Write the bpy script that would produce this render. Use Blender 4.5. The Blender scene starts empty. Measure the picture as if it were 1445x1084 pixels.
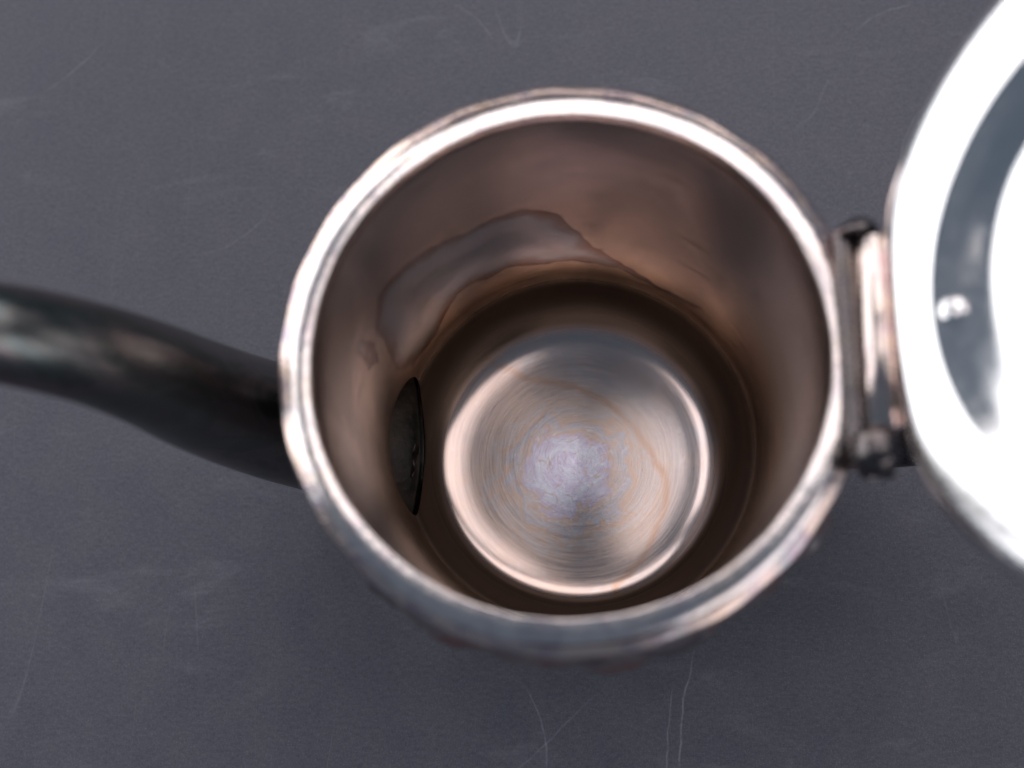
import bpy, bmesh, math, random
import numpy as np
from mathutils import Matrix, Vector, noise

S = bpy.context.scene
C = S.collection
MM = 0.001
ZR = 0.1180            # height of the pot's rim above the table

# ------------------------------------------------------------------ camera
cam_d = bpy.data.cameras.new('camera')
cam = bpy.data.objects.new('camera', cam_d)
C.objects.link(cam)
CAM = Vector((0.0045, -0.0448, 0.1655 + ZR))
F_PX = 1400.0
dn = Vector((842 - 722.5, -(873 - 542), -F_PX)).normalized()     # straight down, seen from the camera
zc = -dn
xc = (Vector((1, 0, 0)) - zc * zc.x).normalized()
yc = zc.cross(xc)
M3 = Matrix((xc, yc, zc))                                       # rows: camera axes in the world, transposed below
W2C = Matrix(((xc.x, yc.x, zc.x), (xc.y, yc.y, zc.y), (xc.z, yc.z, zc.z)))
cam.matrix_world = Matrix.Translation(CAM) @ W2C.transposed().to_4x4()
cam_d.sensor_width = 36.0
cam_d.lens = 36.0 * F_PX / 1445.0
cam_d.clip_start = 0.005
cam_d.clip_end = 50.0
cam_d.dof.use_dof = True
cam_d.dof.focus_distance = 0.262
cam_d.dof.aperture_fstop = 7.4
S.camera = cam

# ------------------------------------------------------------------ world and lamps
w = bpy.data.worlds.new('World')
S.world = w
w.use_nodes = True
bg = w.node_tree.nodes['Background']
bg.inputs['Color'].default_value = (0.37, 0.48, 0.64, 1)
bg.inputs['Strength'].default_value = 0.235


def lamp(name, loc, target, sx, sy, radiance, col=(1, 1, 1)):
    d = bpy.data.lights.new(name, 'AREA')
    d.shape = 'RECTANGLE'
    d.size, d.size_y = sx, sy
    d.energy = radiance * math.pi * sx * sy
    d.color = col
    o = bpy.data.objects.new(name, d)
    C.objects.link(o)
    o.location = loc
    dr = Vector(target) - Vector(loc)
    o.rotation_euler = dr.to_track_quat('-Z', 'Y').to_euler()
    return o


SKY = (1.0, 0.94, 0.935)
lamp('skylight_back', (0.475, 1.69, 1.35), (0.475, 1.69, 0.0), 1.85, 2.26, 2.2, SKY)
lamp('skylight_right', (0.74, 0.235, 1.35), (0.74, 0.235, 0.0), 1.42, 0.36, 1.9, SKY)
lamp('skylight_left', (-0.42, 0.20, 1.35), (-0.42, 0.20, 0.0), 0.32, 0.44, 2.4, SKY)
lamp('skylight_far_left', (-0.98, 2.15, 1.35), (-0.98, 2.15, 0.0), 1.02, 1.3, 2.1, SKY)
lamp('side_window', (-1.5, 1.28, 0.79), (0.0, 1.28, 0.79), 3.1, 1.38, 2.3, (0.97, 0.98, 1.0))
lamp('far_fill', (1.45, -1.25, 0.95), (0.2, -0.1, 0.1), 1.5, 1.2, 1.5, (0.98, 0.96, 1.0))  # added fill lamp, lifts the shaded near side of the table

S.view_settings.view_transform = 'Standard'
S.view_settings.look = 'None'
S.view_settings.exposure = 0.0
S.view_settings.gamma = 1.0
S.render.film_transparent = False
try:
    S.cycles.caustics_reflective = True
    S.cycles.blur_glossy = 0.3
    S.cycles.max_bounces = 12
    S.cycles.glossy_bounces = 10
    S.cycles.use_denoising = True
except Exception:
    pass


# ------------------------------------------------------------------ node helpers
class NT:
    def __init__(self, name):
        self.m = bpy.data.materials.new(name)
        self.m.use_nodes = True
        self.t = self.m.node_tree
        self.b = self.t.nodes['Principled BSDF']

    def n(self, typ, **kw):
        nd = self.t.nodes.new(typ)
        for k, v in kw.items():
            setattr(nd, k, v)
        return nd

    def l(self, a, b):
        self.t.links.new(a, b)

    def put(self, sock, v):
        if hasattr(v, 'is_output') or isinstance(v, bpy.types.NodeSocket):
            self.l(v, sock)
        else:
            sock.default_value = v

    def math(self, op, a, b=None, c=None, clamp=False):
        nd = self.n('ShaderNodeMath', operation=op)
        nd.use_clamp = clamp
        self.put(nd.inputs[0], a)
        if b is not None:
            self.put(nd.inputs[1], b)
        if c is not None:
            self.put(nd.inputs[2], c)
        return nd.outputs[0]

    def vmath(self, op, a, b=None, scale=None):
        nd = self.n('ShaderNodeVectorMath', operation=op)
        self.put(nd.inputs[0], a)
        if b is not None:
            self.put(nd.inputs[1], b)
        if scale is not None:
            self.put(nd.inputs['Scale'], scale)
        return nd.outputs[0]

    def comb(self, x, y, z):
        nd = self.n('ShaderNodeCombineXYZ')
        for i, v in enumerate((x, y, z)):
            self.put(nd.inputs[i], v)
        return nd.outputs[0]

    def sep(self, v):
        nd = self.n('ShaderNodeSeparateXYZ')
        self.l(v, nd.inputs[0])
        return nd.outputs

    def noise(self, vec, scale, detail=3.0, rough=0.55, dist=0.0):
        nd = self.n('ShaderNodeTexNoise')
        self.put(nd.inputs['Vector'], vec)
        nd.inputs['Scale'].default_value = scale
        nd.inputs['Detail'].default_value = detail
        nd.inputs['Roughness'].default_value = rough
        nd.inputs['Distortion'].default_value = dist
        return nd.outputs['Fac']

    def noisec(self, vec, scale, detail=3.0):
        nd = self.n('ShaderNodeTexNoise')
        self.put(nd.inputs['Vector'], vec)
        nd.inputs['Scale'].default_value = scale
        nd.inputs['Detail'].default_value = detail
        return nd.outputs['Color']

    def ramp(self, fac, stops, interp='LINEAR'):
        nd = self.n('ShaderNodeValToRGB')
        self.put(nd.inputs['Fac'], fac)
        cr = nd.color_ramp
        cr.interpolation = interp
        while len(cr.elements) < len(stops):
            cr.elements.new(0.5)
        for e, (p, c) in zip(cr.elements, stops):
            e.position = p
            e.color = (c[0], c[1], c[2], 1) if not isinstance(c, (int, float)) else (c, c, c, 1)
        return nd.outputs['Color']

    def mapr(self, v, a, b, c=0.0, d=1.0, smooth=False):
        nd = self.n('ShaderNodeMapRange')
        nd.interpolation_type = 'SMOOTHSTEP' if smooth else 'LINEAR'
        self.put(nd.inputs['Value'], v)
        for k, x in zip(('From Min', 'From Max', 'To Min', 'To Max'), (a, b, c, d)):
            nd.inputs[k].default_value = x
        return nd.outputs['Result']

    def mix(self, fac, a, b, mode='MIX'):
        nd = self.n('ShaderNodeMix', data_type='RGBA', blend_type=mode)
        self.put(nd.inputs[0], fac)
        self.put(nd.inputs[6], (*a, 1) if isinstance(a, tuple) and len(a) == 3 else a)
        self.put(nd.inputs[7], (*b, 1) if isinstance(b, tuple) and len(b) == 3 else b)
        return nd.outputs[2]

    def attr(self, name):
        nd = self.n('ShaderNodeAttribute', attribute_name=name)
        return nd.outputs['Fac']

    def obj(self):
        return self.n('ShaderNodeTexCoord').outputs['Object']

    def bump(self, h, strength, dist):
        nd = self.n('ShaderNodeBump')
        nd.inputs['Strength'].default_value = strength
        nd.inputs['Distance'].default_value = dist
        self.l(h, nd.inputs['Height'])
        self.l(nd.outputs[0], self.b.inputs['Normal'])

    def fin(self, col=None, rough=None, metal=1.0, spec=0.5):
        if col is not None:
            self.put(self.b.inputs['Base Color'], (*col, 1) if isinstance(col, tuple) and len(col) == 3 else col)
        if rough is not None:
            self.put(self.b.inputs['Roughness'], rough)
        self.b.inputs['Metallic'].default_value = metal
        return self.m


# ------------------------------------------------------------------ materials
def mat_table():
    n = NT('worn_slate_grey_board')
    p = n.obj()
    big = n.noise(p, 9.0, 4, 0.6)
    mid = n.noise(p, 60.0, 5, 0.62)
    fine = n.noise(p, 2600.0, 2, 0.6)
    fab = n.noise(n.vmath('MULTIPLY', p, (1900.0, 900.0, 1.0)), 1.0, 2, 0.6)
    fab2 = n.noise(n.vmath('MULTIPLY', p, (500.0, 1100.0, 1.0)), 1.0, 2, 0.6)
    c = n.mix(big, (0.056, 0.060, 0.083), (0.076, 0.077, 0.098))
    c = n.mix(n.mapr(mid, 0.35, 0.75), c, (0.094, 0.092, 0.114))
    grain = n.math('MULTIPLY', n.math('ADD', fab, fab2), 0.5)
    c = n.mix(n.mapr(grain, 0.35, 0.65), n.mix(0.22, c, (0.02, 0.02, 0.03)), n.mix(0.05, c, (0.5, 0.5, 0.53)))
    c = n.mix(n.mapr(fine, 0.55, 0.75, 0, 0.30), c, (0.30, 0.30, 0.33))
    # hairline scratches: thin level lines of stretched, warped noise
    acc = None
    for ang, sc, st, lo in ((0.25, 30.0, 22.0, 0.0012), (1.45, 26.0, 24.0, 0.0016), (2.2, 34.0, 22.0, 0.0012), (0.75, 22.0, 26.0, 0.0012)):
        mp = n.n('ShaderNodeMapping')
        mp.inputs['Rotation'].default_value = (0, 0, ang)
        mp.inputs['Scale'].default_value = (sc, sc / st * 1.6, 1)
        mp.inputs['Location'].default_value = (ang * 5.3 + 1.7, ang * 2.9, 0)
        n.l(p, mp.inputs[0])
        f = n.noise(mp.outputs[0], 1.0, 0.5, 0.3)
        d = n.math('ABSOLUTE', n.math('SUBTRACT', f, 0.5))
        line = n.mapr(d, 0.0, lo, 1.0, 0.0, True)
        gate = n.mapr(n.noise(n.vmath('ADD', p, (ang, 3.0, ang * 2)), 26.0, 2, 0.5), 0.50, 0.66, 0, 1, True)
        v = n.math('MULTIPLY', line, gate)
        acc = v if acc is None else n.math('MAXIMUM', acc, v)
    c = n.mix(n.math('MULTIPLY', acc, 0.09), c, (0.42, 0.42, 0.46))
    px, py, pz = n.sep(n.vmath('ADD', p, n.vmath('SCALE', n.noisec(p, 160.0, 2), scale=0.0014)))
    for a, b, e, st in (((25.6, -90), (27.0, -70.2), (29.9, -57), 0.42), ((-10.3, -88), (-10.5, -74.2), (-13.7, -65.9), 0.30), ((-19, -86), (-7.0, -75.1), (2.1, -66.4), 0.26),
                    ((22.2, -88), (23.1, -73.9), (24.3, -65.7), 0.30), ((-172.7, 126), (-163.7, 133.4), (-154.5, 144.2), 0.22), ((87.9, 133.2), (97, 139.4), (106.9, 141.3), 0.22),
                    ((97.4, 87.3), (100.8, 97.6), (106.2, 106.8), 0.16), ((-38.2, 150.2), (-31.1, 144.7), (-24.2, 134.8), 0.16), ((-120, 66), (-104, 71), (-94, 84), 0.14)):
        a, b, e = [np.array(q) * 0.001 for q in (a, b, e)]
        A2 = np.array([b - a, e - a]) * 2
        ctr = np.linalg.solve(A2, np.array([b @ b - a @ a, e @ e - a @ a]))
        rad_ = float(np.linalg.norm(a - ctr))
        mpt = b
        half = float(max(np.linalg.norm(a - b), np.linalg.norm(e - b)))
        dx, dy = n.math('SUBTRACT', px, float(ctr[0]) + 0.0007), n.math('SUBTRACT', py, float(ctr[1]) + 0.0007)
        dc = n.math('SQRT', n.math('ADD', n.math('MULTIPLY', dx, dx), n.math('MULTIPLY', dy, dy)))
        ln = n.mapr(n.math('ABSOLUTE', n.math('SUBTRACT', dc, rad_)), 0.0, 0.00042, 1.0, 0.0, True)
        mx, my = n.math('SUBTRACT', px, float(mpt[0])), n.math('SUBTRACT', py, float(mpt[1]))
        dm = n.math('SQRT', n.math('ADD', n.math('MULTIPLY', mx, mx), n.math('MULTIPLY', my, my)))
        seg_ = n.mapr(dm, half * 0.55, half * 1.05, 1.0, 0.0, True)
        brk = n.mapr(n.noise(p, 300.0, 2), 0.35, 0.6, 0.35, 1.0)
        c = n.mix(n.math('MULTIPLY', n.math('MULTIPLY', ln, seg_), n.math('MULTIPLY', brk, st * 0.75)), c, (0.40, 0.40, 0.45))
    scuff = n.mapr(n.noise(n.vmath('MULTIPLY', p, (24.0, 70.0, 1.0)), 1.0, 5, 0.65, 0.6), 0.55, 0.78, 0, 0.16, True)
    c = n.mix(scuff, c, (0.33, 0.33, 0.37))
    n.bump(n.math('ADD', grain, n.math('MULTIPLY', fine, 0.5)), 0.25, 0.0002)
    n.b.inputs['Specular IOR Level'].default_value = 0.35
    return n.fin(c, n.mapr(mid, 0.3, 0.7, 0.55, 0.72), 0.0)


def polar_brush(n, p, ksc=1.6, vsc=1400.0):
    """fine lines running round the pot"""
    x, y, z = n.sep(p)
    r = n.math('SQRT', n.math('ADD', n.math('MULTIPLY', x, x), n.math('MULTIPLY', y, y)))
    r1 = n.math('MAXIMUM', r, 0.0005)
    arc = n.attr('arc')
    return n.comb(n.math('MULTIPLY', n.math('DIVIDE', x, r1), ksc), n.math('MULTIPLY', n.math('DIVIDE', y, r1), ksc),
                  n.math('MULTIPLY', arc, vsc)), r, (x, y, z)


def aniso(n, k):
    t = n.n('ShaderNodeTangent')
    t.direction_type = 'RADIAL'
    t.axis = 'Z'
    n.l(t.outputs[0], n.b.inputs['Tangent'])
    n.put(n.b.inputs['Anisotropic'], k)
    n.b.inputs['Anisotropic Rotation'].default_value = 0.25


def mat_interior():
    n = NT('tarnished_brushed_silver_plate_inside')
    p = n.obj()
    v, r, (x, y, z) = polar_brush(n, p, 2.2, 900.0)
    v2, _, _ = polar_brush(n, p, 5.0, 2600.0)
    br = n.noise(v, 1.0, 5, 0.7)
    br2 = n.noise(v2, 1.0, 3, 0.7)
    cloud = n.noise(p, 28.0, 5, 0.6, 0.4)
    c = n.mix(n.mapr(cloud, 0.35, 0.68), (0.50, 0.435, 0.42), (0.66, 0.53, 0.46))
    floor_glow = n.math('MULTIPLY', n.mapr(z, ZR - 0.036, ZR - 0.070, 0, 1, True), n.mapr(n.noise(p, 20.0, 4), 0.35, 0.6, 0.45, 1.0))
    c = n.mix(floor_glow, c, (0.92, 0.71, 0.52))  # warm copper glow off the floor, put into the lower wall's colour
    c = n.mix(n.mapr(br, 0.35, 0.75, 0, 0.30), c, (0.34, 0.25, 0.21))
    dark_refl = n.mapr(n.noise(n.vmath('ADD', n.vmath('MULTIPLY', p, (24.0, 24.0, 13.0)), (0.4, 1.3, 2.2)), 1.0, 3, 0.5, 0.8), 0.44, 0.62, 0, 0.55, True)
    c = n.mix(dark_refl, c, (0.20, 0.165, 0.155))  # dark reflections in the wall, painted into its colour as clouds
    # streaky brown marks lying round the wall
    mk = n.mapr(n.noise(n.vmath('MULTIPLY', p, (60.0, 60.0, 380.0)), 1.0, 4, 0.6, 0.5), 0.62, 0.70, 0, 0.6, True)
    c = n.mix(mk, c, (0.16, 0.10, 0.075))
    # the peeled patch of plating
    wob = n.math('MULTIPLY', n.math('SUBTRACT', n.noise(p, 260.0, 5, 0.62), 0.5), 4.2)
    d = n.math('ADD', n.attr('stain'), wob)
    ins = n.mapr(d, -0.3, 0.5, 0, 0.9, True)
    film = n.noise(n.vmath('MULTIPLY', p, (40.0, 40.0, 55.0)), 1.0, 4, 0.6, 1.2)
    sc = n.ramp(n.math('ADD', n.mapr(d, 0.0, 14.0, -0.05, 0.55), n.math('MULTIPLY', film, 0.55)),
                [(0.0, (0.13, 0.065, 0.055)), (0.18, (0.24, 0.13, 0.105)), (0.30, (0.34, 0.29, 0.29)), (0.42, (0.46, 0.50, 0.54)),
                 (0.62, (0.50, 0.50, 0.53)), (0.78, (0.34, 0.36, 0.39))])
    c = n.mix(ins, c, sc)
    edge = n.mapr(n.math('ABSOLUTE', n.math('SUBTRACT', d, 0.1)), 0.0, 0.7, 0.42, 0.0, True)
    edge = n.math('MULTIPLY', edge, n.mapr(n.noise(p, 120.0, 3), 0.4, 0.6, 0.1, 1.0))
    c = n.mix(edge, c, (0.10, 0.045, 0.035))
    spots = n.mapr(n.noise(p, 900.0, 2, 0.5), 0.74, 0.78, 0, 0.7, True)
    c = n.mix(spots, c, (0.07, 0.045, 0.035))
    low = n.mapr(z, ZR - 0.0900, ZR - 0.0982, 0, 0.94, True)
    c = n.mix(low, c, (0.060, 0.042, 0.035))  # dark reflection and shade of the bottom corner, painted as a band
    ro = n.math('ADD', n.mapr(br2, 0.3, 0.7, 0.14, 0.20), n.math('MULTIPLY', low, 0.17))
    ro = n.math('SUBTRACT', ro, n.math('MULTIPLY', ins, 0.03))
    n.bump(n.math('ADD', n.math('MULTIPLY', br, 0.7), n.math('MULTIPLY', br2, 0.6)), 0.22, 0.00008)
    aniso(n, 0.6)
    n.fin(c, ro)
    n.put(n.b.inputs['Metallic'], n.math('SUBTRACT', 1.0, n.math('MULTIPLY', low, 0.6)))            # the painted corner shade is made less metallic
    n.b.inputs['Specular IOR Level'].default_value = 0.25
    return n.m


def mat_floor():
    n = NT('brushed_silver_plate_with_water_marks')
    p = n.obj()
    v, r, (x, y, z) = polar_brush(n, p, 1.2, 700.0)
    v2, _, _ = polar_brush(n, p, 2.4, 2600.0)
    r = n.attr('rad')
    br = n.noise(v, 1.0, 5, 0.7)
    br2 = n.noise(v2, 1.0, 3, 0.7)
    cloud = n.noise(p, 60.0, 4, 0.6, 0.8)
    c = n.mix(n.mapr(cloud, 0.3, 0.7), (0.62, 0.48, 0.43), (0.52, 0.46, 0.46))
    c = n.mix(n.mapr(br, 0.42, 0.72, 0, 0.22), c, (0.45, 0.34, 0.29))
    
    # iridescent water marks: rings of a warped distance
    wv = n.math('MULTIPLY', n.math('SUBTRACT', n.noise(p, 95.0, 6, 0.62, 1.0), 0.5), 0.021)
    cx = n.math('SUBTRACT', x, -0.0020)
    cy = n.math('SUBTRACT', y, -0.0055)
    dd = n.math('ADD', n.math('SQRT', n.math('ADD', n.math('MULTIPLY', cx, cx), n.math('MULTIPLY', n.math('MULTIPLY', cy, cy), 1.25))), wv)
    big = n.ramp(n.mapr(dd, 0.0, 0.036), [(0.0, (0.68, 0.74, 0.93)), (0.12, (0.60, 0.60, 0.84)), (0.2, (0.70, 0.78, 0.93)), (0.31, (0.58, 0.57, 0.78)),
                                          (0.36, (0.66, 0.52, 0.46)), (0.41, (0.60, 0.56, 0.58)), (0.47, (0.50, 0.54, 0.63)), (0.53, (0.66, 0.50, 0.42)), (0.62, (0.60, 0.56, 0.57)), (0.70, (0.64, 0.52, 0.46)), (0.85, (0.62, 0.55, 0.53))])
    bm = n.mapr(dd, 0.020, 0.036, 0.95, 0.0, True)
    c = n.mix(bm, c, big)
    fine = n.noise(n.vmath('ADD', p, (0.3, 0.1, 0)), 230.0, 6, 0.68, 2.2)
    c = n.mix(n.math('MULTIPLY', n.mapr(dd, 0.013, 0.020, 1, 0.2, True), n.mapr(fine, 0.55, 0.68, 0, 0.7, True)), c, (0.76, 0.74, 0.82))
    c = n.mix(n.math('MULTIPLY', n.mapr(dd, 0.014, 0.024, 1, 0.2, True), n.mapr(fine, 0.44, 0.36, 0, 0.7, True)), c, (0.62, 0.46, 0.40))
    # the two long tide lines
    w2 = n.math('MULTIPLY', n.math('SUBTRACT', n.noise(p, 150.0, 5, 0.6), 0.5), 3.0)
    t = n.math('ADD', n.attr('tide'), w2)
    fade = n.mapr(n.noise(p, 70.0, 3), 0.35, 0.6, 0.3, 0.8)
    c = n.mix(n.math('MULTIPLY', fade, n.mapr(n.math('ABSOLUTE', t), 0.0, 1.7, 0.7, 0, True)), c, (0.52, 0.29, 0.18))
    c = n.mix(n.mapr(t, 0.0, 5.0, 0.32, 0.0), c, (0.60, 0.40, 0.30))
    spots = n.mapr(n.noise(p, 700.0, 2, 0.5), 0.76, 0.79, 0, 0.6, True)
    c = n.mix(spots, c, (0.2, 0.12, 0.09))
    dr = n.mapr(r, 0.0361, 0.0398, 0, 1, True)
    corner_shade = n.math('MULTIPLY', dr, n.mapr(z, ZR - 0.0900, ZR - 0.0982, 0, 0.94, True))
    c = n.mix(dr, c, n.mix(n.mapr(z, ZR - 0.0900, ZR - 0.0982, 0, 0.94, True), (0.80, 0.61, 0.46), (0.060, 0.042, 0.035)))  # same painted corner shade, carried on round the floor's edge
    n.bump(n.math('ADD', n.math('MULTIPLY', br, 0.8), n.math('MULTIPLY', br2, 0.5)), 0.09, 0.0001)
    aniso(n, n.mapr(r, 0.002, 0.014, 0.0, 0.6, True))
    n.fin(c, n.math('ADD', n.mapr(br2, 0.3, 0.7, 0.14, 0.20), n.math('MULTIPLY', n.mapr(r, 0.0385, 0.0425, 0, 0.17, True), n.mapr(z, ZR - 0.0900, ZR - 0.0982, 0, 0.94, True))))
    n.put(n.b.inputs['Metallic'], n.math('SUBTRACT', 1.0, n.math('MULTIPLY', corner_shade, 0.6)))
    n.b.inputs['Specular IOR Level'].default_value = 0.25
    return n.m


def mat_silver(name, rough=0.14, tarn=0.4, dark=(0.40, 0.29, 0.27), base=(0.90, 0.86, 0.84), bs=0.25, ir=None):
    n = NT(name)
    p = n.obj()
    cl = n.noise(p, 85.0, 5, 0.65, 1.5)
    c = n.mix(n.mapr(cl, 0.45, 0.68, 0, tarn), base, dark)
    irid = n.ramp(n.noise(p, 55.0, 3, 0.5, 2.5), [(0.3, (0.85, 0.62, 0.40)), (0.42, (0.85, 0.78, 0.75)), (0.5, (0.62, 0.50, 0.66)),
                                                 (0.58, (0.52, 0.66, 0.76)), (0.7, (0.86, 0.82, 0.72))])
    c = n.mix(n.mapr(cl, 0.40, 0.60, 0.05 if ir is None else ir, 0.45 * min(1, tarn * 1.5) if ir is None else ir), c, irid)
    sc = n.noise(n.vmath('MULTIPLY', p, (300.0, 900.0, 600.0)), 1.0, 4, 0.6)
    n.bump(n.math('ADD', n.math('MULTIPLY', cl, 1.5), n.math('MULTIPLY', sc, 0.25)), bs, 0.0003)
    return n.fin(c, n.mapr(sc, 0.3, 0.7, rough * 0.8, rough * 1.3))


def mat_outer():
    n = NT('tarnished_chased_silver')
    p = n.obj()
    cl = n.noise(p, 45.0, 5, 0.65, 1.0)
    c = n.ramp(cl, [(0.25, (0.16, 0.14, 0.17)), (0.42, (0.34, 0.29, 0.29)), (0.50, (0.60, 0.55, 0.53)), (0.58, (0.50, 0.30, 0.27)), (0.8, (0.7, 0.64, 0.60))])
    n.bump(n.noise(p, 500.0, 3), 0.3, 0.0003)
    return n.fin(c, 0.26)


def mat_spout():
    n = NT('black_tarnished_silver')
    p = n.obj()
    x, y, z = n.sep(p)
    st = n.noise(n.vmath('MULTIPLY', p, (26.0, 95.0, 26.0)), 1.0, 5, 0.6, 1.2)
    c = n.ramp(st, [(0.25, (0.07, 0.077, 0.073)), (0.42, (0.13, 0.14, 0.13)), (0.52, (0.21, 0.185, 0.18)), (0.60, (0.15, 0.16, 0.15)), (0.75, (0.23, 0.24, 0.23))])
    # less tarnished towards the mouth, in coloured streaks
    near = n.mapr(x, -0.076, -0.096, 0, 1, True)
    films = n.ramp(n.noise(n.vmath('MULTIPLY', p, (34.0, 110.0, 40.0)), 1.0, 4, 0.6, 1.8),
                   [(0.30, (0.06, 0.07, 0.07)), (0.42, (0.30, 0.22, 0.24)), (0.48, (0.38, 0.26, 0.29)), (0.54, (0.10, 0.12, 0.12)), (0.60, (0.22, 0.34, 0.38)), (0.66, (0.40, 0.30, 0.16)), (0.72, (0.16, 0.18, 0.17))])
    c = n.mix(n.math('MULTIPLY', near, n.mapr(st, 0.3, 0.6, 0.15, 0.55)), c, films)
    spk = n.n('ShaderNodeTexVoronoi')
    spk.inputs['Scale'].default_value = 420.0
    n.l(p, spk.inputs['Vector'])
    gate = n.mapr(n.noise(p, 60.0, 2), 0.46, 0.60, 0, 1)
    dots = n.math('MULTIPLY', n.mapr(spk.outputs['Distance'], 0.05, 0.14, 1, 0, True), gate)
    c = n.mix(n.math('MULTIPLY', dots, 0.6), c, (0.35, 0.33, 0.33))
    n.bump(n.math('ADD', n.math('MULTIPLY', dots, 0.5), n.noise(p, 240.0, 4)), 0.30, 0.0003)
    return n.fin(c, n.mapr(st, 0.3, 0.7, 0.26, 0.38))


def mat_solder(ca=(0.22, 0.17, 0.16), cb=(0.62, 0.50, 0.47), nm='rough_dark_solder', metal=1.0):
    n = NT(nm)
    p = n.obj()
    c = n.mix(n.mapr(n.noise(p, 140.0, 4), 0.35, 0.65), ca, cb)
    n.bump(n.noise(p, 420.0, 4), 0.6, 0.0008)
    return n.fin(c, 0.35 if metal else 0.55, metal)


M_SINSIDE = None
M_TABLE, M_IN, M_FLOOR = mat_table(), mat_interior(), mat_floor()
M_RIM = mat_silver('bright_worn_silver_rim', 0.20, 0.35, base=(0.95, 0.84, 0.80))
M_LID = mat_silver('polished_silver_lid', 0.15, 0.05, base=(0.92, 0.90, 0.90), bs=0.04)
M_HINGE = mat_silver('scratched_silver_hinge', 0.16, 0.45, dark=(0.42, 0.22, 0.12), base=(0.74, 0.61, 0.55))
M_DARK = mat_silver('tarnished_grey_silver', 0.25, 0.7, dark=(0.055, 0.048, 0.048), base=(0.13, 0.11, 0.105), ir=0.04)
M_COLLAR = mat_silver('stained_silver_collar', 0.22, 0.9, dark=(0.24, 0.14, 0.14), base=(0.88, 0.66, 0.57))
M_SINSIDE = mat_solder((0.022, 0.024, 0.019), (0.085, 0.064, 0.055), 'brownish_grey_spout_lining', 0.0)
M_OUT, M_SPOUT, M_SOLDER = mat_outer(), mat_spout(), mat_solder()


# ------------------------------------------------------------------ mesh helpers
def mesh_obj(name, verts, faces, mat, parent=None, smooth=True):
    me = bpy.data.meshes.new(name)
    me.from_pydata([tuple(v) for v in verts], [], faces)
    me.validate()
    me.materials.append(mat)
    if smooth:
        me.polygons.foreach_set('use_smooth', [True] * len(me.polygons))
    o = bpy.data.objects.new(name, me)
    C.objects.link(o)
    if parent:
        o.parent = parent
    return o


def add_float(o, name, arr):
    a = o.data.attributes.new(name, 'FLOAT', 'POINT')
    a.data.foreach_set('value', np.asarray(arr, dtype=np.float32))


def spline(pts, n):
    """Catmull-Rom resampling of a list of points"""
    P = np.array(pts, float)
    P = np.vstack([2 * P[0] - P[1], P, 2 * P[-1] - P[-2]])
    out = []
    m = len(P) - 3
    for k in range(n + 1):
        t = k / n * m
        i = min(int(t), m - 1)
        u = t - i
        a, b, c, d = P[i:i + 4]
        out.append(0.5 * ((2 * b) + (c - a) * u + (2 * a - 5 * b + 4 * c - d) * u * u + (3 * b - a - 3 * c + d) * u ** 3))
    return np.array(out)


def lathe(prof, nseg, disp=None):
    """prof: list of (r, z). returns verts, faces, arc, grid shape"""
    prof = np.array(prof, float)
    nr = len(prof)
    arc1 = np.r_[0, np.cumsum(np.hypot(*np.diff(prof, axis=0).T))]
    ph = np.arange(nseg) / nseg * 2 * math.pi
    R = np.repeat(prof[:, 0][:, None], nseg, 1)
    Z = np.repeat(prof[:, 1][:, None], nseg, 1)
    PH = np.repeat(ph[None], nr, 0)
    if disp is not None:
        R = R + disp(PH, Z)
    V = np.stack([R * np.cos(PH), R * np.sin(PH), Z], -1).reshape(-1, 3)
    F = []
    for i in range(nr - 1):
        for j in range(nseg):
            k = (j + 1) % nseg
            F.append((i * nseg + j, i * nseg + k, (i + 1) * nseg + k, (i + 1) * nseg + j))
    return V, F, np.repeat(arc1, nseg), PH.reshape(-1), Z.reshape(-1)


def sdist(P, poly, closed=True):
    """signed distance (positive inside) of points P to polygon / plain distance and side for a line"""
    P = np.asarray(P, float)
    poly = np.asarray(poly, float)
    m = len(poly)
    best = np.full(len(P), 1e9)
    inside = np.zeros(len(P), bool)
    for i in range(m if closed else m - 1):
        a, b = poly[i], poly[(i + 1) % m]
        ab = b - a
        t = np.clip(((P - a) @ ab) / (ab @ ab), 0, 1)
        best = np.minimum(best, np.hypot(*(P - a - t[:, None] * ab).T))
        cond = ((a[1] > P[:, 1]) != (b[1] > P[:, 1]))
        xi = a[0] + (P[:, 1] - a[1]) / (b[1] - a[1] + 1e-12) * ab[0]
        inside ^= cond & (P[:, 0] < xi)
    return np.where(inside, best, -best)


def cut_hole(V, F, hy, hz, cz):
    """opens an elliptical hole on the -x side: snaps the nearest vertices to its edge, drops the faces within"""
    V = V.copy()
    side = V[:, 0] < 0
    q = np.hypot(V[:, 1] / hy, (V[:, 2] - cz) / hz)
    step = 0.05
    near = side & (np.abs(q - 1) < step)
    R = np.hypot(V[:, 0], V[:, 1])
    f = 1 / np.maximum(q, 1e-6)
    ny = V[:, 1] * f
    nz = cz + (V[:, 2] - cz) * f
    V[near, 1] = ny[near]
    V[near, 2] = nz[near]
    V[near, 0] = -np.sqrt(R[near] ** 2 - ny[near] ** 2)
    ins = side & (q < 1 - step)
    onin = ins | near
    F2 = [fc for fc in F if not (any(ins[list(fc)]) or all(onin[list(fc)]))]
    return V, F2


def empty(name, loc):
    o = bpy.data.objects.new(name, None)
    o.empty_display_size = 0.02
    C.objects.link(o)
    o.location = loc
    return o


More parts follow.
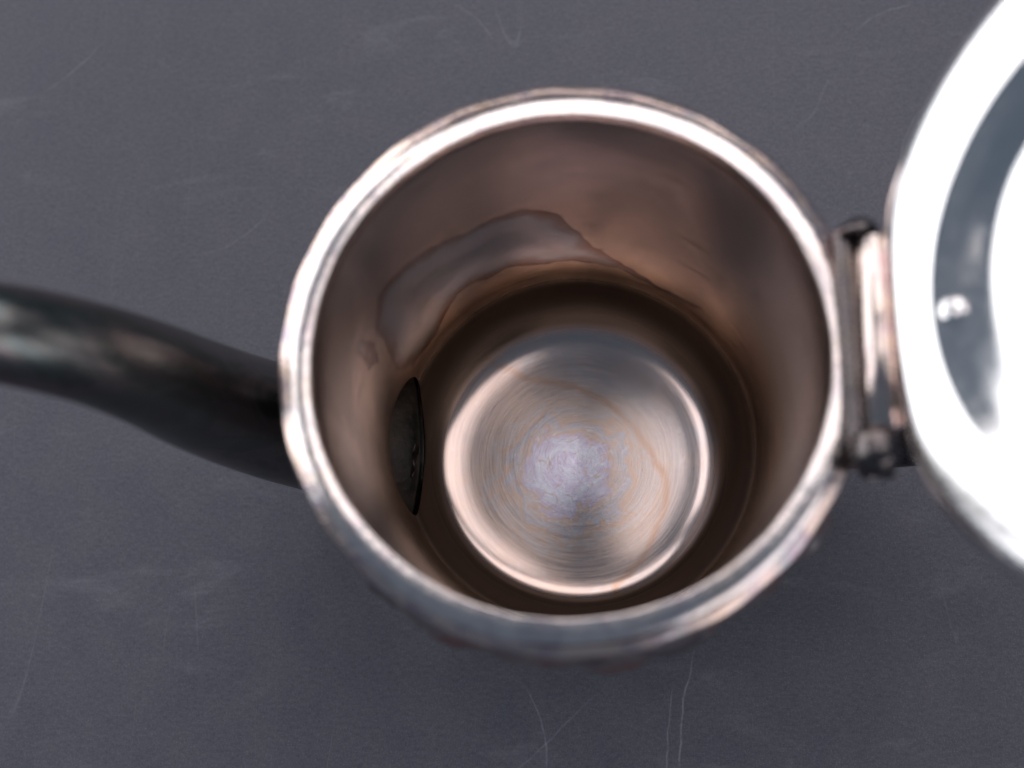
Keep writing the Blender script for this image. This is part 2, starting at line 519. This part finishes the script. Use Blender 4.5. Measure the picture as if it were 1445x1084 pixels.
def tube(path, radii, nseg, flip=False, yscale=None):
    path = np.array(path, float)
    n = len(path)
    V = []
    up = np.array([0, 1.0, 0])
    for i in range(n):
        t = path[min(i + 1, n - 1)] - path[max(i - 1, 0)]
        t /= np.linalg.norm(t)
        b = up
        s = np.cross(t, b)
        s /= np.linalg.norm(s)
        ys = 1.0 if yscale is None else yscale[i]
        for j in range(nseg):
            a = j / nseg * 2 * math.pi
            V.append(path[i] + radii[i] * (math.cos(a) * b * ys + math.sin(a) * s))
    F = []
    for i in range(n - 1):
        for j in range(nseg):
            k = (j + 1) % nseg
            f = (i * nseg + j, i * nseg + k, (i + 1) * nseg + k, (i + 1) * nseg + j)
            F.append(f[::-1] if flip else f)
    return np.array(V), F


# ------------------------------------------------------------------ the table
def build_table():
    h, t, m = 0.75, 0.022, 0.004
    bm = bmesh.new()
    bmesh.ops.create_cube(bm, size=1.0)
    for v in bm.verts:
        v.co.x *= 2 * h
        v.co.y *= 2 * h
        v.co.z = (v.co.z - 0.5) * t
    bmesh.ops.bevel(bm, geom=list(bm.edges), offset=m, segments=3, affect='EDGES')
    me = bpy.data.meshes.new('tabletop')
    bm.to_mesh(me)
    bm.free()
    me.materials.append(M_TABLE)
    o = bpy.data.objects.new('tabletop', me)
    C.objects.link(o)
    o['kind'] = 'structure'
    return o


build_table()

# ------------------------------------------------------------------ the pot
pot = empty('teapot', (0, 0, 0))
pot['label'] = 'tarnished silver pot seen from above with its hinged lid open, standing on a grey board'
pot['category'] = 'teapot'

HZ, HY, HC = 0.0125, 0.0185, ZR - 0.0920          # the spout's opening in the wall
ZF = ZR - 0.1105                                   # inner floor
mm = lambda L: [(r * MM, ZR + z * MM) for r, z in L]


def seg(L, n):
    return [tuple(q) for q in spline(L, n)]


# inner wall: from the underside of the lip to where the floor's curve begins
inner_prof = seg(mm([(45.35, -3.0), (45.9, -4.2), (46.5, -6.0), (47.2, -12), (47.8, -22), (48.0, -36), (47.8, -55), (47.3, -75), (46.9, -86), (46.3, -94.5), (45.1, -99.9), (43.3, -103.6),
                     (41.0, -106.3), (38.4, -108.2), (35.5, -109.3), (31.5, -109.9), (26, -110.2), (18, -110.4), (9, -110.5), (0.02, -110.55)]), 400)
ks = min(range(len(inner_prof)), key=lambda i: abs(inner_prof[i][1] - (ZR - 0.0988)))
wall_prof = inner_prof[:ks + 1]


def faint(PH, Z):
    return 0.00012 * np.sin(3 * PH + 40 * Z) + 0.00008 * np.sin(5 * PH + 1.3 - 60 * Z)


V, F, arc, PH, ZZ = lathe(wall_prof, 720, faint)
pol = [(156.4, -45.4), (149.8, -37.1), (136.8, -40.5), (120.5, -47.1), (104.0, -46.8), (97, -49), (92.0, -55.1), (83.7, -72.3), (73.3, -81.0),
       (63.1, -86.5), (52, -86.0), (43, -82), (52, -88.5), (63, -89.2), (75.6, -84.5), (91.9, -82.5), (100.2, -83.1), (109, -79.0), (118.4, -79.5), (124, -76), (130.5, -77.5), (142.1, -87.4),
       (154.4, -85.0), (160.3, -72.7), (158, -58)]
to = lambda L: np.array([(math.radians(a) * 47.0, z) for a, z in L])
Q = np.stack([PH * 47.0, (ZZ - ZR) / MM], 1)
stain = sdist(Q, to(pol))
pol2 = [(167.5, -36), (160.5, -38), (158.5, -50), (163, -62), (168, -52)]
stain = np.maximum(stain, sdist(Q, to(pol2)) - 1.4)
VW, FW = cut_hole(V, F, HY, HZ, HC)
nIn = len(V)

# outer shell: chased bulging body, down to the foot
out_prof = seg(mm([(48.2, -5.2), (48.6, -7.5), (50.4, -11), (52.4, -17), (53.6, -25), (53.9, -36), (52.6, -55), (50.4, -75), (48.8, -90), (47.0, -104), (44.0, -110.5), (41.5, -113)]), 220)
rs = random.Random(4)
scroll = [(rs.uniform(0, 2 * math.pi), rs.uniform(-46, -13), rs.uniform(3.0, 6.0), rs.uniform(0.5, 1.0)) for _ in range(70)]


def relief(PH, Z):
    z = (Z - ZR) / MM
    env = np.clip((-z - 8) / 7, 0, 1) * np.clip((70 + z) / 16, 0, 1)
    d = 0.62 * np.abs(np.sin(10.5 * PH + 0.07 * z)) ** 0.8 + 0.25 * np.sin(21 * PH + 0.25 * z)
    for a, zz, s, h in scroll:
        da = (np.mod(PH - a + math.pi, 2 * math.pi) - math.pi) * 51
        q = np.hypot(da, (z - zz)) / s
        d = d + h * 0.5 * np.exp(-((q - 0.7) / 0.28) ** 2)
    return MM * 1.7 * env * (d - 0.42)


V2, F2, arc2, PH2, ZZ2 = lathe(out_prof, 720, relief)
VO, FO = cut_hole(V2, F2, 0.0194, 0.0154, ZR - 0.0925)
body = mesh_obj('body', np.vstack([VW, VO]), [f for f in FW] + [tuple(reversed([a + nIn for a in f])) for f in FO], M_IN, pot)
body.data.materials.append(M_OUT)
mi = np.zeros(len(body.data.polygons), dtype=np.int32)
mi[len(FW):] = 1
body.data.polygons.foreach_set('material_index', mi)
add_float(body, 'arc', np.r_[arc, arc2])
add_float(body, 'stain', np.r_[stain, np.full(len(V2), -20.0)])

# floor: slightly dished, rolled up into the wall
fl = inner_prof[ks:][::-1]
VF, FF_, arcf, PHF, ZF_ = lathe(fl, 720, lambda PH, Z: faint(PH, Z) * np.clip((Z - ZR + 0.108) / 0.010, 0, 1))
rr = np.hypot(VF[:, 0], VF[:, 1])
q_ = np.clip((rr.max() - 0.0004 - rr) / 0.0080, 0, 1)
VF[:, 1] -= 0.0017 * q_ * q_ * (3 - 2 * q_)          # the base was pressed in slightly off centre
for i, v in enumerate(VF):
    if rr[i] < 0.042:
        k = min(1.0, (0.042 - rr[i]) / 0.008)
        v[2] += k * 0.00035 * (noise.noise(Vector((v[0] * 34 + 3, v[1] * 34 + 1, 0.3))))
VF, FF_ = cut_hole(VF, FF_, HY, HZ, HC)
floor = mesh_obj('pot_floor', VF, FF_, M_FLOOR, pot)
floor['label'] = 'brushed bright floor of the pot with lavender and orange water marks'
add_float(floor, 'arc', arcf)
add_float(floor, 'rad', rr)
tide = [(-60, 40), (-30, 30), (-14, 22), (0, 19.5), (8, 15), (15, 8.5), (20, 1), (24.5, -8), (24, -14), (21.5, -20), (18, -28), (10, -36), (14, -60), (60, -60), (60, 60), (-60, 60)]
add_float(floor, 'tide', np.clip(sdist(VF[:, :2] * 1000, tide), -30, 30))

# lip: rolled bead, with a second moulding under it
lip = seg(mm([(45.35, -3.0), (45.05, -2.2), (44.98, -1.2), (44.97, -0.4), (45.0, -0.12), (45.12, -0.01), (45.5, 0.02), (46.4, -0.02), (47.2, -0.12), (48.0, -0.34), (48.6, -0.6), (49.0, -0.82)]), 60)
collar = seg(mm([(49.0, -0.82), (49.9, -1.2), (50.75, -1.75), (51.2, -2.9), (50.6, -4.3), (49.2, -4.9), (48.2, -5.2)]), 40)

def lipwob(PH, Z):
    return 0.00012 * np.sin(2 * PH + 0.5) + 0.00008 * np.sin(7 * PH + 2) + 0.00003 * np.sin(31 * PH)


VL, FL, arcl, _, _ = lathe(lip, 540, lipwob)
rim = mesh_obj('rim', VL, [f[::-1] for f in FL], M_RIM, pot)

VL, FL, arcl, PHc, _ = lathe(collar, 540, lambda PH, Z: 0.0009 * np.clip(np.sin(PH), 0, 1) * np.clip((ZR - 0.0012 - Z) / 0.001, 0, 1) + 0.00025 * np.sin(10.5 * PH) ** 2 + 0.0001 * np.sin(4 * PH + 1))
mesh_obj('collar', VL, [f[::-1] for f in FL], M_COLLAR, pot)

# foot ring
ft = seg(mm([(41.5, -113), (41.2, -114.2), (42.4, -115.4), (43.2, -116.8), (43.0, -117.9), (41.6, -118.0), (40.4, -117.2), (39.6, -115.0), (39.4, -113.0), (20, -112.6), (0.02, -112.4)]), 90)
VB, FB, _, _, _ = lathe(ft, 256)
mesh_obj('foot_ring', VB, [f[::-1] for f in FB], M_OUT, pot)

# spout: gooseneck that leaves the wall low down and rises to rim height
sp = [(-47.2, 0.3, -92.5), (-50.5, 0.3, -92.3), (-61, 1.0, -84), (-69.5, 1.0, -66), (-75.0, 1.0, -48), (-78.2, 1.0, -30), (-80.2, 1.0, -13), (-83.8, 1.0, 1.5), (-90.5, 1.0, 13.5), (-98.5, 1.0, 21), (-107, 1.0, 25.5), (-113, 1.0, 27)]
rad = [16.4, 16.3, 15.4, 14.2, 13.0, 11.7, 10.3, 9.2, 8.5, 7.9, 7.4, 7.2]
pr = spline([(a, b, c, r) for (a, b, c), r in zip(sp, rad)], 110)
pth, rd = pr[:, :3] * MM + np.array([0, 0, ZR]), pr[:, 3] * MM


def spout_surface(off, flip):
    ysc = [1.0 + 0.24 * max(0.0, 1 - k / 26) ** 1.5 for k in range(len(pth))]
    V, F = tube(pth, rd - off, 72, flip, ysc)
    zz = (V[:, 2] - ZR) / MM
    wall = np.interp(zz, [-110, -107, -104, -100, -95, -60], [42.5, 44.6, 46.2, 47.3, 48.0, 48.6]) * MM   # middle of the wall's thickness
    lim = -np.sqrt(np.maximum(wall ** 2 - V[:, 1] ** 2, 0))
    lim = lim[:72]
    ring0 = V[:72].copy()
    ring0[:, 2] = pth[0][2] + (ring0[:, 2] - pth[0][2])
    ring0[:, 0] = lim
    NB = 24
    for i in range(NB):                       # leave the wall square to it, then ease into the bend
        u = i / NB
        k = 1 - u * u * (3 - 2 * u)
        sl = slice(i * 72, (i + 1) * 72)
        sc = rd[i] / rd[0]
        r0 = ring0.copy()
        r0[:, 1:] = (ring0[:, 1:] - pth[0][1:]) * sc + pth[i][1:]
        r0[:, 0] = ring0[:, 0] * (1 - u) + u * pth[0][0] + (pth[i][0] - pth[0][0])
        V[sl] = r0 * k + V[sl] * (1 - k)
    return V, F


Va, Fa = spout_surface(0.0, False)
Vb, Fb = spout_surface(0.0011, True)
na = len(Va)
L = len(pth) - 1
cap = [(L * 72 + j, L * 72 + (j + 1) % 72, na + L * 72 + (j + 1) % 72, na + L * 72 + j) for j in range(72)]
spout = mesh_obj('spout', np.vstack([Va, Vb]), Fa + [tuple(a + na for a in f) for f in Fb] + cap, M_SPOUT, pot)
spout.data.materials.append(M_SINSIDE)
spout.data.polygons.foreach_set('material_index', [0] * len(Fa) + [1] * (len(spout.data.polygons) - len(Fa)))
# a run of solder just inside its mouth into the pot
sd = mesh_obj('solder_seam', *tube([(-0.0464, -0.0062, 0.0112), (-0.0460, -0.0045, 0.0108), (-0.0458, -0.0020, 0.0106), (-0.0452, 0.0008, 0.0108), (-0.0450, 0.0030, 0.0113)], [0.0004, 0.0011, 0.0015, 0.0012, 0.0004], 14), M_SOLDER, spout)


# hinge ------------------------------------------------------------
def capsule(path_y0, path_y1, cx, cz, r, round0, round1, n=28, lean=0.0):
    """a barrel along y, with a flat or a rounded end on each side"""
    prof = []
    if round0:
        for k in range(9):
            a = math.pi / 2 * (1 - k / 8)
            prof.append((path_y0 + r * (1 - math.sin(a)), r * math.cos(a)))
    else:
        prof += [(path_y0, 1e-6), (path_y0, r * 0.86), (path_y0 + r * 0.14, r)]
    if round1:
        for k in range(9):
            a = math.pi / 2 * (k / 8)
            prof.append((path_y1 - r * (1 - math.sin(a)), r * math.cos(a)))
    else:
        prof += [(path_y1 - r * 0.14, r), (path_y1, r * 0.86), (path_y1, 1e-6)]
    V, F = [], []
    for y, q in prof:
        for j in range(n):
            a = j / n * 2 * math.pi
            V.append((cx + q * math.cos(a) + lean * y, y, cz + q * math.sin(a)))
    for i in range(len(prof) - 1):
        for j in range(n):
            k = (j + 1) % n
            F.append((i * n + j, (i + 1) * n + j, (i + 1) * n + k, i * n + k))
    return V, F


HX, HZc = 0.0521, ZR + 0.0020
hinge = mesh_obj('hinge', *capsule(-0.0150, 0.0182, HX, HZc, 0.0033, False, False, lean=0.03), M_HINGE, pot)
hinge['label'] = 'bright scratched barrel of the lid hinge'
mesh_obj('knuckle', *capsule(-0.0226, -0.0154, HX - 0.0016, HZc - 0.0003, 0.0040, True, False, lean=0.03), M_DARK, hinge)
mesh_obj('knuckle', *capsule(0.0186, 0.0222, HX - 0.0022, HZc - 0.0004, 0.0035, False, True, lean=0.03), M_DARK, hinge)
mesh_obj('hinge_bar', *capsule(-0.0205, 0.0212, 0.0480, ZR + 0.0004, 0.0018, True, True, lean=0.01), M_DARK, hinge)
# trough-shaped back plate between the pot's neck and the barrel
pl_V, pl_F = [], []
pp = spline([(48.6, 0.8), (48.9, -1.0), (49.4, -2.6), (50.6, -3.6), (52.6, -3.6), (54.2, -2.4)], 16)
npp = len(pp)
cen = []
for (a, b) in pp:
    cen.append((a, b))
ys = np.linspace(-22.4, 22.2, 24)
for yy in ys:
    e = min(1.0, math.sqrt(max(0.0, 1 - (max(0, abs(yy) - 19.0) / 3.6) ** 2)))
    for side in (0, 1):
        for (a, b) in (cen if side == 0 else cen[::-1]):
            o = 0.0 if side == 0 else -0.9
            pl_V.append(((a + o * 0.5) * MM, yy * MM, ZR + ((b + o) * e - 1.6 * (1 - e)) * MM))
m2 = 2 * npp
for i in range(len(ys) - 1):
    for j in range(m2):
        k = (j + 1) % m2
        pl_F.append((i * m2 + j, i * m2 + k, (i + 1) * m2 + k, (i + 1) * m2 + j))
pl_F += [tuple(range(m2))[::-1], tuple((len(ys) - 1) * m2 + j for j in range(m2))]
mesh_obj('back_plate', pl_V, pl_F, M_DARK, hinge)

# lid ------------------------------------------------------------------
TH, PS = 1.0172, 0.0107
nrm = Vector((-math.sin(TH) * math.cos(PS), -math.sin(TH) * math.sin(PS), math.cos(TH)))
e2 = Vector((-math.sin(PS), math.cos(PS), 0.0))              # along the hinge
e1 = e2.cross(nrm)                                           # away from the hinge, up the open lid
LM = Matrix((e1, e2, nrm)).transposed().to_4x4()
LM.translation = Vector((0.0762, 0.0009, 0.0458 + ZR))
CH = 0.0450                                                  # the straight edge at the hinge

# (r, height towards the pot's inside)
lid_in = [(49.3, -2.2), (49.6, -1.6), (49.3, -0.95), (48.5, -0.4), (47.4, -0.05), (46.0, 0.0), (43.0, -0.3), (40.5, -0.65), (38.8, -0.95), (37.9, -1.2), (37.0, -1.7), (35.0, -2.85), (33.0, -4.0),
          (31.0, -5.1), (29.5, -5.75), (27.5, -6.3), (24.0, -6.95), (18.0, -7.7), (10, -8.3), (5, -8.5), (0.02, -8.55)]
lid_out = [(0.02, -10.0), (6, -9.9), (12, -9.5), (19, -8.9), (24, -8.2), (28.5, -7.4), (32.5, -5.6), (35.5, -3.9), (38.6, -2.5), (41.5, -2.1), (44.5, -1.8), (47.3, -2.2), (48.6, -2.5), (49.3, -2.2)]


def lid_verts(prof, ns):
    V = []
    for r, z in prof:
        for j in range(ns):
            a = j / ns * 2 * math.pi
            c = math.cos(a)
            edge = 49.5
            if c < -0.5:
                ch = CH * 1000 / -c
                edge = -math.log(math.exp(-ch * 1.5) + math.exp(-49.5 * 1.5)) / 1.5   # smooth minimum
            q = r if r < 40 else 40 + (r - 40) * (edge - 40) / 9.5
            t = min(1.0, max(0.0, (35.0 - r) / 6.0))
            dy = 2.0 * t * t * (3 - 2 * t)
            V.append((q * c * MM, (q * math.sin(a) + dy) * MM, z * MM))
    return V


NS = 200
pi_ = [tuple(q) for q in spline(lid_in, 110)]
po_ = [tuple(q) for q in spline(lid_out, 60)][1:]
pa = pi_ + po_
LV = lid_verts(pa, NS)
LF = []
for i in range(len(pa) - 1):
    for j in range(NS):
        k = (j + 1) % NS
        LF.append((i * NS + j, i * NS + k, (i + 1) * NS + k, (i + 1) * NS + j))
lid = mesh_obj('lid', LV, LF, M_LID, pot)
lid['label'] = 'open polished lid, its hollow inner side facing the pot'
lid.matrix_local = LM
# leaf joining the lid to the barrel
lf = []
lfF = []
for s in np.linspace(-0.0148, 0.0180, 12):
    for q in (Vector((HX + 0.0012, s, HZc + 0.0029)), Vector((HX + 0.0029, s, HZc + 0.0012))):
        lf.append(q)
    a = LM @ Vector((-CH + 0.0015, s * 1.05, -0.0013))
    b = LM @ Vector((-CH + 0.0015, s * 1.05, -0.0002))
    lf += [a, b]
for i in range(11):
    o = i * 4
    for (p, q) in ((0, 1), (1, 2), (2, 3), (3, 0)):
        lfF.append((o + p, o + q, o + 4 + q, o + 4 + p))
lfF += [(0, 1, 2, 3), (47, 46, 45, 44)]
mesh_obj('hinge_leaf', lf, lfF, M_HINGE, hinge)
# small rivet head inside the lid near the edge of the hollow
rv = []
rvF = []
for i in range(9):
    a = i / 8 * math.pi / 2
    for j in range(24):
        b = j / 24 * 2 * math.pi
        rv.append((0.0022 * math.cos(a) * math.cos(b), 0.0022 * math.cos(a) * math.sin(b), 0.0008 * math.sin(a)))
for i in range(8):
    for j in range(24):
        k = (j + 1) % 24
        rvF.append((i * 24 + j, i * 24 + k, (i + 1) * 24 + k, (i + 1) * 24 + j))
riv = mesh_obj('rivet', rv, rvF, M_LID, lid)
riv.location = (-0.0352, 0.0005, -0.0026)
riv.rotation_euler = (0, 0.55, 0)

# lid knob on its outer side
kp = [tuple(q) for q in spline([(3.0, -9.8), (2.6, -15.5), (3.4, -20.0), (6.0, -21.5), (7.6, -24.5), (6.8, -28.0), (3.6, -30.4), (0.02, -31.0)], 40)]
kv, kf, _, _, _ = lathe([(r * MM, z * MM) for r, z in kp], 40)
kn = mesh_obj('knob', kv, kf, M_OUT, lid)
kn.location = (0, 0.002, 0)

# handle: loop on the far side from the spout
hp = spline([(52.5, 0, -42), (60, 0, -38), (70, 0, -37), (82, 0, -41), (91, 0, -54), (90, 0, -72), (80, 0, -87), (64, 0, -94), (50.5, 0, -95)], 70)
hr = [0.0050 + 0.0018 * math.sin(math.pi * i / 70) for i in range(71)]
hd = mesh_obj('handle', *tube(hp * MM + np.array([0, 0, ZR]), hr, 20, yscale=[1.3] * 71), M_DARK, pot)
